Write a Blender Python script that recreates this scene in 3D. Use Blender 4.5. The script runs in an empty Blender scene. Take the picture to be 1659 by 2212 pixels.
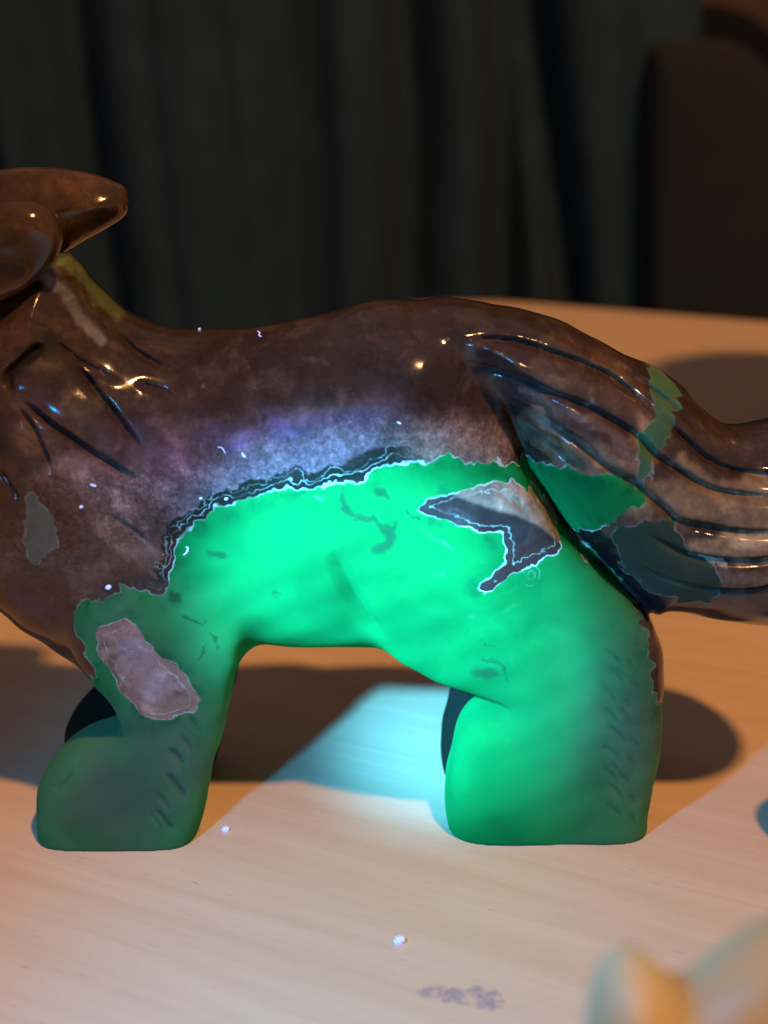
import bpy, math, random
import numpy as np
from mathutils import Vector

# ------------------------------------------------------------------ camera, world, lamps, exposure
# All design numbers are in centimetres; CM turns them into metres.
CM = 0.01
sc = bpy.context.scene
COL = sc.collection
CAM = np.array([0.0, -16.2, 9.1])            # cm; table top is z = 0, the fox stands along the X axis
PITCH = math.radians(18.0)
FOC, CU, CV = 3039.0, 829.5, 1106.0

cam_d = bpy.data.cameras.new('camera')
cam = bpy.data.objects.new('camera', cam_d)
COL.objects.link(cam)
cam.location = Vector(CAM) * CM
cam.rotation_euler = (math.pi / 2 - PITCH, 0, 0)
cam_d.sensor_fit = 'VERTICAL'
cam_d.sensor_height = 24.0
cam_d.lens = 24.0 * FOC / (2 * CV)
cam_d.clip_start = 0.005
cam_d.clip_end = 20
cam_d.dof.use_dof = True
cam_d.dof.focus_distance = 0.167
cam_d.dof.aperture_fstop = cam_d.lens / 2.3
sc.camera = cam

world = bpy.data.worlds.new('World')
sc.world = world
world.use_nodes = True
bgn = world.node_tree.nodes['Background']
bgn.inputs[0].default_value = (1.0, 0.76, 0.74, 1)
bgn.inputs[1].default_value = 0.125

def lamp(name, kind, loc, target, color, energy, radius, size=None, blend=None):
    d = bpy.data.lights.new(name, kind)
    d.color = color
    d.energy = energy
    d.shadow_soft_size = radius * CM
    if kind == 'SPOT':
        d.spot_size = math.radians(size)
        d.spot_blend = blend
    o = bpy.data.objects.new(name, d)
    COL.objects.link(o)
    o.location = Vector(loc) * CM
    o.rotation_euler = (Vector(target) - Vector(loc)).to_track_quat('-Z', 'Y').to_euler()
    return o

# warm room bulb, high in front on the right
lamp('room_bulb', 'POINT', (48, -84, 170), (0, 0, 0), (1.0, 0.50, 0.185), 124.0, 5.5)
# ultraviolet torch held just left of the camera: a tight beam and the wide spill of the same torch
TORCH = (-5.1, -10.9, 8.8)
lamp('torch_beam', 'SPOT', TORCH, (0.20, -0.9, 2.80), (0.09, 0.56, 1.0), 8.0, 0.42, 21.5, 0.80)
lamp('torch_spill', 'SPOT', TORCH, (2.6, -2.4, 0.0), (0.02, 0.42, 1.0), 1.00, 0.40, 78, 1.0)

sc.view_settings.view_transform = 'Standard'
sc.view_settings.look = 'None'
sc.view_settings.exposure = 0.0
sc.view_settings.gamma = 1.0
sc.view_settings.use_curve_mapping = False
sc.cycles.use_denoising = True
sc.cycles.max_bounces = 6
sc.cycles.use_adaptive_sampling = True
sc.cycles.adaptive_threshold = 0.03
sc.cycles.sample_clamp_indirect = 4.0

# ------------------------------------------------------------------ helpers
def ray(u, v):
    u = np.asarray(u, float); v = np.asarray(v, float)
    a = (u - CU) / FOC; b = -(v - CV) / FOC
    s, c = math.sin(PITCH), math.cos(PITCH)
    return np.stack([a, c + b * s, -s + b * c], -1)

def on_plane(pts, y):
    """points of a drawing -> (x, z) in cm on the upright plane at depth y"""
    p = np.asarray(pts, float)
    d = ray(p[:, 0], p[:, 1])
    t = (y - CAM[1]) / d[:, 1]
    return np.stack([CAM[0] + t * d[:, 0], CAM[2] + t * d[:, 2]], -1)

def on_table(u, v):
    d = ray(u, v)
    t = -CAM[2] / d[..., 2]
    return CAM + t * d

def spline(pts, n=6, closed=False):
    """Catmull-Rom smoothing of a polyline"""
    p = np.asarray(pts, float)
    m = len(p)
    out = []
    rng = range(m if closed else m - 1)
    for i in rng:
        if closed:
            p0, p1, p2, p3 = p[(i - 1) % m], p[i], p[(i + 1) % m], p[(i + 2) % m]
        else:
            p0, p1, p2, p3 = p[max(i - 1, 0)], p[i], p[i + 1], p[min(i + 2, m - 1)]
        for k in range(n):
            t = k / n
            out.append(0.5 * ((2 * p1) + (-p0 + p2) * t + (2 * p0 - 5 * p1 + 4 * p2 - p3) * t * t + (-p0 + 3 * p1 - 3 * p2 + p3) * t ** 3))
    if not closed:
        out.append(p[-1])
    return np.array(out)

def seg_dist(P, A, closed):
    """distance of points P (n,2) to polyline A and the arc parameter of the nearest point"""
    n = len(A)
    best = np.full(len(P), 1e9, np.float32)
    arg = np.zeros(len(P), np.float32)
    L = np.concatenate([[0], np.cumsum(np.linalg.norm(np.diff(A, axis=0), axis=1))])
    tot = max(L[-1], 1e-9)
    for i in range(n if closed else n - 1):
        a, b = A[i], A[(i + 1) % n]
        ab = b - a
        q = float(ab @ ab) + 1e-12
        t = np.clip(((P[:, 0] - a[0]) * ab[0] + (P[:, 1] - a[1]) * ab[1]) / q, 0, 1)
        d = (P[:, 0] - a[0] - t * ab[0]) ** 2 + (P[:, 1] - a[1] - t * ab[1]) ** 2
        m = d < best
        best[m] = d[m]
        if not closed:
            arg[m] = ((L[i] + t * math.sqrt(q)) / tot)[m]
    return np.sqrt(best), arg

def poly_sd(P, A):
    """signed distance, negative inside"""
    d, _ = seg_dist(P, A, True)
    ins = np.zeros(len(P), bool)
    n = len(A)
    for i in range(n):
        a, b = A[i], A[(i + 1) % n]
        if a[1] == b[1]:
            continue
        c = ((a[1] > P[:, 1]) != (b[1] > P[:, 1])) & (P[:, 0] < (b[0] - a[0]) * (P[:, 1] - a[1]) / (b[1] - a[1]) + a[0])
        ins ^= c
    return np.where(ins, -d, d)

def surface_nets(F, org, h):
    """naive surface nets of the zero level of F on a regular grid -> verts, quads"""
    nx, ny, nz = F.shape
    ins = F < 0
    s = np.zeros((nx - 1, ny - 1, nz - 1), np.uint8)
    for dx in (0, 1):
        for dy in (0, 1):
            for dz in (0, 1):
                s += ins[dx:nx - 1 + dx, dy:ny - 1 + dy, dz:nz - 1 + dz]
    act = (s > 0) & (s < 8)
    ci = np.argwhere(act)
    del s
    idx = np.full(act.shape, -1, np.int32)
    idx[act] = np.arange(len(ci))
    corners = [(0, 0, 0), (1, 0, 0), (0, 1, 0), (1, 1, 0), (0, 0, 1), (1, 0, 1), (0, 1, 1), (1, 1, 1)]
    val = [F[ci[:, 0] + c[0], ci[:, 1] + c[1], ci[:, 2] + c[2]] for c in corners]
    acc = np.zeros((len(ci), 3)); cnt = np.zeros(len(ci))
    for a in range(8):
        for b in range(a + 1, 8):
            ca, cb = np.array(corners[a]), np.array(corners[b])
            if np.abs(ca - cb).sum() != 1:
                continue
            m = (val[a] < 0) != (val[b] < 0)
            t = val[a][m] / (val[a][m] - val[b][m])
            acc[m] += ca + t[:, None] * (cb - ca)
            cnt[m] += 1
    V = (ci + acc / cnt[:, None]) * h + org
    quads = []
    for ax in range(3):
        sl0 = [slice(None)] * 3; sl1 = [slice(None)] * 3
        sl0[ax] = slice(0, -1); sl1[ax] = slice(1, None)
        e = ins[tuple(sl0)] != ins[tuple(sl1)]
        p = np.argwhere(e)
        o1, o2 = (ax + 1) % 3, (ax + 2) % 3
        ok = (p[:, o1] > 0) & (p[:, o2] > 0) & (p[:, o1] < F.shape[o1] - 1) & (p[:, o2] < F.shape[o2] - 1)
        p = p[ok]
        q = []
        for s1, s2 in ((0, 0), (1, 0), (1, 1), (0, 1)):
            c = p.copy(); c[:, o1] -= s1; c[:, o2] -= s2
            q.append(idx[c[:, 0], c[:, 1], c[:, 2]])
        q = np.stack(q, -1)
        flip = ~ins[p[:, 0], p[:, 1], p[:, 2]]
        q[flip] = q[flip][:, ::-1]
        quads.append(q)
    return V, np.concatenate(quads)

def mesh_from(name, V, Fc, mat, parent=None, normals=None, smooth=True):
    me = bpy.data.meshes.new(name)
    V = np.asarray(V, np.float32); Fc = np.asarray(Fc, np.int32)
    k = Fc.shape[1]
    me.vertices.add(len(V)); me.loops.add(Fc.size); me.polygons.add(len(Fc))
    me.vertices.foreach_set('co', V.ravel())
    me.loops.foreach_set('vertex_index', Fc.ravel())
    me.polygons.foreach_set('loop_start', np.arange(0, Fc.size, k, dtype=np.int32))
    me.polygons.foreach_set('use_smooth', np.full(len(Fc), smooth))
    me.update(calc_edges=True)
    me.validate()
    if normals is not None:
        me.normals_split_custom_set_from_vertices(normals.tolist())
    me.materials.append(mat)
    o = bpy.data.objects.new(name, me)
    COL.objects.link(o)
    o.parent = parent
    return o

def tag(o, label=None, cat=None, group=None, kind=None):
    if label: o['label'] = label
    if cat: o['category'] = cat
    if group: o['group'] = group
    if kind: o['kind'] = kind
    return o

class NT:
    """small wrapper that makes node graphs short to write"""
    def __init__(self, name):
        self.m = bpy.data.materials.new(name)
        self.m.use_nodes = True
        self.t = self.m.node_tree
        self.b = self.t.nodes['Principled BSDF']
    def put(self, sock, v):
        if v is None: return
        if isinstance(v, bpy.types.NodeSocket): self.t.links.new(v, sock)
        elif isinstance(v, (tuple, list)) and len(v) == 3 and sock.type == 'RGBA': sock.default_value = (*v, 1)
        else: sock.default_value = v
    def math(self, op, a, b=None, c=None, clamp=False):
        n = self.t.nodes.new('ShaderNodeMath'); n.operation = op; n.use_clamp = clamp
        for s, v in zip(n.inputs, (a, b, c)): self.put(s, v)
        return n.outputs[0]
    def step(self, x, lo, hi, a=0.0, b=1.0):
        n = self.t.nodes.new('ShaderNodeMapRange'); n.interpolation_type = 'SMOOTHSTEP'
        for s, v in zip(n.inputs, (x, lo, hi, a, b)): self.put(s, v)
        return n.outputs[0]
    def mix(self, f, a, b, mode='MIX'):
        n = self.t.nodes.new('ShaderNodeMix'); n.data_type = 'RGBA'; n.blend_type = mode
        self.put(n.inputs[0], f); self.put(n.inputs[6], a); self.put(n.inputs[7], b)
        return n.outputs[2]
    def noise(self, vec, scale, detail=3.0, rough=0.5, dist=0.0):
        n = self.t.nodes.new('ShaderNodeTexNoise')
        self.put(n.inputs['Vector'], vec); n.inputs['Scale'].default_value = scale
        n.inputs['Detail'].default_value = detail; n.inputs['Roughness'].default_value = rough
        n.inputs['Distortion'].default_value = dist
        return n.outputs[0]
    def voro(self, vec, scale):
        n = self.t.nodes.new('ShaderNodeTexVoronoi')
        self.put(n.inputs['Vector'], vec); n.inputs['Scale'].default_value = scale
        return n.outputs[0]
    def attr(self, name):
        n = self.t.nodes.new('ShaderNodeAttribute'); n.attribute_name = name
        return n
    def coord(self, scale=(100, 100, 100), rot=(0, 0, 0)):
        c = self.t.nodes.new('ShaderNodeTexCoord')
        m = self.t.nodes.new('ShaderNodeMapping')
        m.inputs['Scale'].default_value = scale
        r = self.t.nodes.new('ShaderNodeMapping')
        r.inputs['Rotation'].default_value = rot
        self.t.links.new(c.outputs['Object'], r.inputs[0])
        self.t.links.new(r.outputs[0], m.inputs[0])
        return m.outputs[0]
    def bump(self, h, strength, dist):
        n = self.t.nodes.new('ShaderNodeBump')
        n.inputs['Strength'].default_value = strength; n.inputs['Distance'].default_value = dist
        self.put(n.inputs['Height'], h)
        self.put(self.b.inputs['Normal'], n.outputs[0])
    def sep(self, vec):
        n = self.t.nodes.new('ShaderNodeSeparateXYZ'); self.put(n.inputs[0], vec)
        return n.outputs

# ------------------------------------------------------------------ table
GRAIN = math.radians(-26.6)                    # the table lies turned to the camera; its grain follows the long side
def table_material():
    n = NT('light_wood')
    v = n.coord((1, 1, 1), (0, 0, -GRAIN))
    m1 = n.t.nodes.new('ShaderNodeMapping'); m1.inputs['Scale'].default_value = (14, 210, 60); n.put(m1.inputs[0], v)
    m2 = n.t.nodes.new('ShaderNodeMapping'); m2.inputs['Scale'].default_value = (55, 900, 60); n.put(m2.inputs[0], v)
    m3 = n.t.nodes.new('ShaderNodeMapping'); m3.inputs['Scale'].default_value = (330, 2500, 60); n.put(m3.inputs[0], v)
    broad = n.noise(m1.outputs[0], 1.0, 4, 0.55, 0.4)
    fine = n.noise(m2.outputs[0], 1.0, 5, 0.6)
    pores = n.step(n.noise(m3.outputs[0], 1.0, 2, 0.5), 0.68, 0.75)
    gate = n.step(n.noise(m1.outputs[0], 0.55, 2, 0.5), 0.45, 0.62)
    pores = n.math('MULTIPLY', pores, gate)
    col = n.mix(n.step(broad, 0.3, 0.7), (0.585, 0.410, 0.265), (0.645, 0.465, 0.320))
    col = n.mix(n.math('MULTIPLY', n.step(fine, 0.50, 0.76), 0.15), col, (0.40, 0.25, 0.15))
    col = n.mix(n.math('MULTIPLY', pores, 0.65), col, (0.24, 0.15, 0.10))
    # purple ink smudge that has soaked into the wood in front of the fox
    cm = n.coord((100, 100, 100))
    xyz = n.sep(cm)
    stain = None
    for (u, vv, rx, ry) in ((940, 2143, .30, .16), (978, 2150, .20, .20), (1035, 2143, .22, .15), (1055, 2160, .24, .26), (1000, 2165, .1, .1)):
        p = on_table(u, vv)
        dx = n.math('DIVIDE', n.math('SUBTRACT', xyz[0], float(p[0])), rx)
        dy = n.math('DIVIDE', n.math('SUBTRACT', xyz[1], float(p[1])), ry)
        d = n.math('ADD', n.math('MULTIPLY', dx, dx), n.math('MULTIPLY', dy, dy))
        k = n.step(d, 0.0, 1.0, 1.0, 0.0)
        stain = k if stain is None else n.math('MAXIMUM', stain, k)
    spk = n.noise(cm, 9.0, 6, 0.7)
    st = n.step(n.math('ADD', n.math('MULTIPLY', stain, 0.35), n.math('MULTIPLY', spk, 1.1)), 0.68, 0.98)
    st = n.math('MULTIPLY', st, n.step(stain, 0.02, 0.3))
    col = n.mix(n.math('MULTIPLY', st, 0.55), col, (0.16, 0.11, 0.24))
    n.put(n.b.inputs['Base Color'], col)
    n.put(n.b.inputs['Roughness'], n.step(fine, 0.3, 0.8, 0.42, 0.6))
    n.b.inputs['Specular IOR Level'].default_value = 0.3
    n.bump(n.math('ADD', fine, n.math('MULTIPLY', pores, -0.6)), 0.15, 0.0004)
    return n.m

def build_table():
    ux = np.array([math.cos(GRAIN), math.sin(GRAIN)])
    uy = np.array([-ux[1], ux[0]])
    corner = np.array([1.2, 40.2])             # far left corner
    W, D, r = 90.0, 70.0, 5.0
    pts = []
    # far edge runs along +ux from the corner, left edge along -uy
    for cx, cy, a0 in ((r, -r, 90), (r, -D + r, 180), (W - r, -D + r, 270), (W - r, -r, 0)):
        for k in range(13):
            a = math.radians(a0 + 90 * k / 12)
            pts.append(corner + ux * (cx + r * math.cos(a)) + uy * (cy + r * math.sin(a)))
    pts = np.array(pts)
    c = pts.mean(0)
    prof = [(0.0, -0.15), (0.06, -0.04), (0.18, 0.0)]
    rings = []
    for ins, z in [(0.18, -2.2), (0.0, -2.05)] + prof:
        d = pts - c
        q = pts - d / np.linalg.norm(d, axis=1)[:, None] * ins
        rings.append(np.column_stack([q, np.full(len(q), z)]))
    V = np.concatenate(rings) * CM
    n = len(pts)
    me = bpy.data.meshes.new('table')
    F = []
    for k in range(len(rings) - 1):
        for i in range(n):
            j = (i + 1) % n
            F.append((k * n + i, k * n + j, (k + 1) * n + j, (k + 1) * n + i))
    F.append(tuple(range((len(rings) - 1) * n, len(rings) * n)))
    F.append(tuple(reversed(range(n))))
    me.from_pydata([tuple(p) for p in V], [], F)
    me.update()
    me.materials.append(table_material())
    o = bpy.data.objects.new('table', me)
    COL.objects.link(o)
    tag(o, 'pale wooden table top with fine grain and a rounded far corner', 'table', kind='structure')
build_table()

# ------------------------------------------------------------------ background: drape, chair back, dark cupboard, wall
def cloth_material(name, col, col2, rough=0.95):
    n = NT(name)
    v = n.coord()
    f = n.noise(v, 0.35, 4, 0.6)
    w = n.noise(v, 14, 2, 0.5)
    c = n.mix(n.step(f, 0.3, 0.7), col, col2)
    c = n.mix(n.math('MULTIPLY', w, 0.25), c, (0.0, 0.0, 0.0))
    n.put(n.b.inputs['Base Color'], c)
    n.b.inputs['Roughness'].default_value = rough
    n.bump(w, 0.2, 0.0006)
    return n.m

def plain_material(name, a, b, scale=1.0, rough=0.6, spec=0.3):
    n = NT(name)
    v = n.coord()
    c = n.mix(n.step(n.noise(v, scale, 4, 0.6), 0.3, 0.7), a, b)
    n.put(n.b.inputs['Base Color'], c)
    n.b.inputs['Roughness'].default_value = rough
    n.b.inputs['Specular IOR Level'].default_value = spec
    return n.m

BACK_Y = 78.0
def bx(u, v=300, y=BACK_Y):
    return on_plane([(u, v)], y)[0]

def build_drape():
    # valleys of the folds: (u at the top, u at table level, half width, depth)
    valleys = [(40, 70, 26, 1.6), (135, 160, 85, 7.5), (330, 350, 24, 0.8), (610, 640, 66, 3.0), (700, 690, 30, 1.0), (868, 886, 60, 4.5), (1075, 1112, 50, 6.0),
               (1165, 1240, 46, 5.0), (1335, 1345, 40, 1.0), (-80, -60, 40, 4.0), (-220, -210, 44, 4.0), (-380, -370, 50, 4.0), (480, 500, 30, 1.0)]
    xs = np.linspace(bx(-560)[0], bx(1500)[0], 420)
    zt, zb = bx(0, -260)[1], -62.0
    zs = np.linspace(zb, zt, 60)
    z0, z1 = bx(0, 0)[1], bx(0, 660)[1]
    X, Z = np.meshgrid(xs, zs, indexing='ij')
    Y = np.zeros_like(X)
    t = (z0 - Z) / (z0 - z1)
    for (ua, ub, hw, dep) in valleys:
        xa, xb = bx(ua)[0], bx(ub)[0]
        w = abs(bx(hw)[0] - bx(0)[0])
        xc = xa + (xb - xa) * t + 0.35 * np.sin(Z * 0.16 + ua)
        Y += dep * np.exp(-((X - xc) / w) ** 2)
    Y += 0.35 * np.sin(X * 0.7 + 0.05 * Z)
    Y += BACK_Y
    V = np.stack([X, Y, Z], -1).reshape(-1, 3)
    V2 = V + np.array([0, 0.25, 0])
    nx, nz = X.shape
    I = np.arange(nx * nz).reshape(nx, nz)
    q = np.stack([I[:-1, :-1], I[1:, :-1], I[1:, 1:], I[:-1, 1:]], -1).reshape(-1, 4)
    off = nx * nz
    border = np.concatenate([I[:, 0], I[-1, 1:], I[-2::-1, -1], I[0, -2:0:-1]])
    nb = np.roll(border, -1)
    rim = np.stack([nb, border, border + off, nb + off], -1)
    o = mesh_from('curtain', np.concatenate([V, V2]) * CM, np.concatenate([q, q[:, ::-1] + off, rim]),
                  cloth_material('dark_green_velvet', (0.010, 0.034, 0.066), (0.016, 0.051, 0.094)))
    tag(o, 'dark green velvet curtain hanging in soft folds behind the table', 'curtain')
build_drape()

def slab(name, pts, y0, y1, mat, bev=0.8):
    """upright slab with an outline in x, z and rounded front edge"""
    p = np.asarray(pts, float)
    c = p.mean(0)
    n = len(p)
    d = (p - c) / np.linalg.norm(p - c, axis=1)[:, None]
    rings = [(p, y1), (p, y0 + bev), (p - d * bev * 0.3, y0 + bev * 0.3), (p - d * bev, y0)]
    V = np.concatenate([np.column_stack([q[:, 0], np.full(n, y), q[:, 1]]) for q, y in rings]) * CM
    F = []
    for k in range(3):
        for i in range(n):
            j = (i + 1) % n
            F.append((k * n + i, k * n + j, (k + 1) * n + j, (k + 1) * n + i))
    F.append(tuple(range(3 * n, 4 * n)))
    F.append(tuple(reversed(range(n))))
    me = bpy.data.meshes.new(name)
    me.from_pydata([tuple(v) for v in V], [], F)
    me.update()
    me.materials.append(mat)
    for f in me.polygons: f.use_smooth = True
    me.set_sharp_from_angle(angle=math.radians(40))
    o = bpy.data.objects.new(name, me)
    COL.objects.link(o)
    return o

ch = on_plane([(1416, 1400), (1410, 700), (1412, 300), (1418, 130), (1434, 92), (1470, 82), (1550, 84), (1610, 98), (1660, 135), (1715, 230), (1740, 420), (1745, 900), (1745, 1400)], 74.0)
chair_root = bpy.data.objects.new('upholstered_chair', None)
COL.objects.link(chair_root)
tag(chair_root, 'dark brown upholstered chair with a rounded back beyond the table', 'chair')
chm = cloth_material('brown_upholstery', (0.012, 0.015, 0.023), (0.015, 0.018, 0.028))
o = slab('backrest', spline(ch, 5, True), 74.0, 80.0, chm, 1.6); o.parent = chair_root
cx0, cx1 = ch[:, 0].min(), ch[:, 0].max()
seat = slab('seat', np.array([(cx0, -20), (cx0, -13), (cx1, -13), (cx1, -20)]), 46.0, 76.0, chm, 1.2); seat.parent = chair_root
for lx in (cx0 + 1.2, cx1 - 1.2):
    for ly in (48.0, 75.0):
        leg = slab('leg', np.array([(lx - 1, -62), (lx - 1, -20.2), (lx + 1, -20.2), (lx + 1, -62)]), ly - 1, ly + 1, chm, 0.3)
        leg.parent = chair_root

wall_m = plain_material('plaster_wall', (0.075, 0.05, 0.042), (0.09, 0.06, 0.05), 0.2, 0.9, 0.1)
def quad(name, P, mat):
    me = bpy.data.meshes.new(name)
    me.from_pydata([tuple(np.array(p) * CM) for p in P], [], [tuple(range(len(P)))])
    me.update(); me.materials.append(mat)
    o = bpy.data.objects.new(name, me); COL.objects.link(o)
    return o
w = quad('wall', [(-120, 112, -62), (140, 112, -62), (140, 112, 90), (-120, 112, 90)], wall_m)
tag(w, 'dim plaster wall behind the curtain and the dark cupboard', 'wall', kind='structure')
fl = quad('floor', [(-120, -80, -62), (140, -80, -62), (140, 112, -62), (-120, 112, -62)], plain_material('dark_floor', (0.05, 0.035, 0.028), (0.07, 0.05, 0.04), 0.3))
tag(fl, 'dark floor far below the table', 'floor', kind='structure')
cp = on_plane([(1380, 1500), (1380, 20), (1420, 8), (1560, 10), (1625, 30), (1668, 64), (1760, 90), (1900, 100), (1900, 1500)], 96.0)
cb = slab('dark_cupboard', cp, 96.0, 110.0, plain_material('black_lacquer', (0.005, 0.006, 0.010), (0.008, 0.008, 0.013), 0.5, 0.8, 0.1), 0.8)
tag(cb, 'near black cupboard behind the brown chair at the upper right', 'cupboard')

# ------------------------------------------------------------------ the fox: a solid stone, built as a distance field and meshed
H = 0.026
class Layer:
    def __init__(self, pts, y, T, R, yc=None, smooth=4, p=2.0):
        self.p = p
        self.A = on_plane(spline(pts, smooth, True), y)
        self.T, self.R, self.yc = T, R, (y if yc is None else yc)

TORSO = Layer([(-60, 640), (60, 560), (135, 545), (165, 566), (192, 597), (217, 628), (242, 655), (268, 678), (296, 692), (335, 703), (390, 709), (440, 712), (500, 711), (560, 706), (620, 698), (680, 685),
               (730, 672), (775, 660), (815, 653), (860, 650), (910, 652), (950, 659), (1000, 700), (1060, 780), (1120, 880), (1170, 1000), (1220, 1120), (1275, 1240), (1300, 1340), (1250, 1420), (1180, 1470), (1000, 1440),
               (900, 1400), (825, 1379), (750, 1380), (680, 1383), (620, 1381), (560, 1376), (500, 1400), (420, 1470), (300, 1480), (225, 1455), (205, 1441), (160, 1411), (110, 1376), (50, 1336), (0, 1290), (-70, 1220), (-120, 1100), (-140, 950), (-130, 780)],
              0.0, 1.38, 1.55)
FRONT = [(170, 1290), (260, 1240), (380, 1230), (470, 1270), (525, 1345), (524, 1390), (515, 1435), (500, 1505), (480, 1585), (460, 1665), (441, 1745), (424, 1800), (400, 1860), (330, 1900), (200, 1900), (120, 1880),
         (100, 1820), (91, 1770), (90, 1705), (101, 1662), (132, 1620), (180, 1585), (235, 1565), (268, 1548), (262, 1515), (240, 1478), (215, 1450), (180, 1400)]
FLEG_N = Layer(FRONT, -0.80, 0.60, 0.60, p=3.4)
FLEG_F = Layer([(x, y) for x, y in FRONT], -0.80, 0.55, 0.55, yc=0.72, p=3.0)
HIND = [(830, 1378), (775, 1300), (745, 1220), (770, 1130), (860, 1070), (980, 1030), (1085, 1015), (1150, 1050), (1200, 1120), (1270, 1190), (1340, 1260), (1395, 1320), (1420, 1370), (1427, 1430), (1424, 1500), (1419, 1580),
        (1411, 1650), (1401, 1710), (1392, 1770), (1380, 1860), (1250, 1890), (1080, 1890), (1000, 1860), (972, 1800), (964, 1755), (963, 1700), (969, 1645), (979, 1600), (1000, 1553), (1035, 1520), (1082, 1508), (1050, 1491), (1000, 1476), (950, 1457), (900, 1432), (860, 1407)]
HLEG_N = Layer(HIND, -0.62, 0.64, 0.70, p=3.2)
HLEG_F = Layer(HIND, -0.62, 0.55, 0.66, yc=0.72, p=3.0)
TAIL = Layer([(955, 700), (975, 668), (1030, 655), (1080, 660), (1140, 672), (1200, 692), (1260, 719), (1310, 744), (1360, 769), (1410, 790), (1442, 806), (1472, 829), (1502, 862), (1532, 892), (1560, 911), (1590, 921), (1622, 921), (1660, 914),
              (1720, 905), (1800, 930), (1862, 1000), (1885, 1090), (1860, 1195), (1790, 1275), (1720, 1312), (1660, 1325), (1620, 1328), (1570, 1323), (1520, 1313), (1470, 1301), (1425, 1294), (1395, 1303), (1350, 1270), (1300, 1222), (1252, 1176), (1215, 1145),
              (1190, 1092), (1165, 1058), (1140, 1015), (1118, 955), (1094, 872), (1040, 800), (985, 745)], 0.0, 1.32, 1.05, yc=-0.05)
HEAD = Layer([(20, 660), (-30, 610), (-50, 540), (-45, 470), (-60, 415), (-160, 400), (-260, 450), (-340, 530), (-430, 590), (-520, 620), (-560, 660), (-550, 710), (-480, 745), (-380, 770), (-280, 800), (-180, 850), (-80, 870), (0, 850), (50, 800), (90, 720)],
             -0.15, 1.25, 1.0)
EAR_N = Layer([(-120, 560), (-110, 480), (-50, 445), (10, 434), (60, 432), (98, 445), (122, 472), (134, 512), (130, 550), (112, 582), (80, 610), (40, 636), (-20, 656), (-90, 640)], -1.0, 0.42, 0.55, yc=-0.95)
EAR_F = Layer([(-130, 430), (-90, 385), (0, 366), (75, 361), (150, 366), (210, 379), (246, 392), (268, 405), (277, 430), (271, 464), (236, 490), (182, 520), (138, 546), (90, 570), (20, 560), (-80, 520)], 0.55, 0.5, 0.75, yc=0.55)

org = np.array([-9.9, -1.75, -0.10])
top = np.array([6.7, 1.72, 8.35])
NX, NY, NZ = [int(math.ceil(v)) for v in (top - org) / H]
gx = org[0] + H * np.arange(NX); gy = org[1] + H * np.arange(NY); gz = org[2] + H * np.arange(NZ)
GX, GZ = np.meshgrid(gx, gz, indexing='ij')
P2 = np.column_stack([GX.ravel(), GZ.ravel()])

def plan(L):
    """2-D part of a layer: u = 0 on the plateau, 1 at the outline"""
    lo = L.A.min(0) - 0.75; hi = L.A.max(0) + 0.75
    m = (P2[:, 0] > lo[0]) & (P2[:, 0] < hi[0]) & (P2[:, 1] > lo[1]) & (P2[:, 1] < hi[1])
    u = np.full(len(P2), 4.0, np.float32)
    d = poly_sd(P2[m], L.A)
    u[m] = np.maximum(0, (L.R + d) / L.R)
    return u.reshape(NX, NZ)

def field(L, u):
    yy = ((gy - L.yc) / L.T).astype(np.float32)
    if L.p == 2.0:
        f = np.sqrt((u * u)[:, None, :] + (yy * yy)[None, :, None])
    else:
        f = ((u ** L.p)[:, None, :] + (np.abs(yy) ** L.p)[None, :, None]) ** np.float32(1 / L.p)
    f -= 1
    f *= min(L.R, L.T)
    return f

def smin(a, b, k):
    h = np.abs(a - b); np.subtract(k, h, out=h); np.maximum(h, 0, out=h)
    h *= h; h *= 0.25 / k
    return np.minimum(a, b) - h

def near_y(L, u):
    return np.where(u < 1, L.yc - L.T * np.clip(1 - np.minimum(u, 1) ** L.p, 0, 1) ** (1 / L.p), 9.0)

UP = {k: plan(L) for k, L in dict(torso=TORSO, fn=FLEG_N, ff=FLEG_F, hn=HLEG_N, hf=HLEG_F, tail=TAIL, head=HEAD, en=EAR_N, ef=EAR_F).items()}
YS = np.minimum.reduce([near_y(TORSO, UP['torso']), near_y(FLEG_N, UP['fn']), near_y(HLEG_N, UP['hn']), near_y(TAIL, UP['tail']), near_y(HEAD, UP['head'])])
YS = np.where(YS > 5, -0.2, YS).astype(np.float32)
for _ in range(6):   # soften the depth map so that drawings map smoothly onto the stone
    Q = np.pad(YS, 3, mode='edge')
    YS = (Q[:-6, 3:-3] + Q[6:, 3:-3] + Q[3:-3, :-6] + Q[3:-3, 6:] + 2 * YS) / 6

def on_stone(pts):
    """drawing point -> (x, z) where it lies on the near flank of the stone"""
    p = np.asarray(pts, float)
    d = ray(p[:, 0], p[:, 1])
    y = np.full(len(p), -1.1)
    for _ in range(8):
        t = (y - CAM[1]) / d[:, 1]
        x = CAM[0] + t * d[:, 0]; z = CAM[2] + t * d[:, 2]
        i = np.clip(((x - org[0]) / H).astype(int), 0, NX - 1); k = np.clip(((z - org[2]) / H).astype(int), 0, NZ - 1)
        y = 0.5 * y + 0.5 * YS[i, k]
    t = (y - CAM[1]) / d[:, 1]
    return np.stack([CAM[0] + t * d[:, 0], CAM[2] + t * d[:, 2]], -1)

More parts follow.
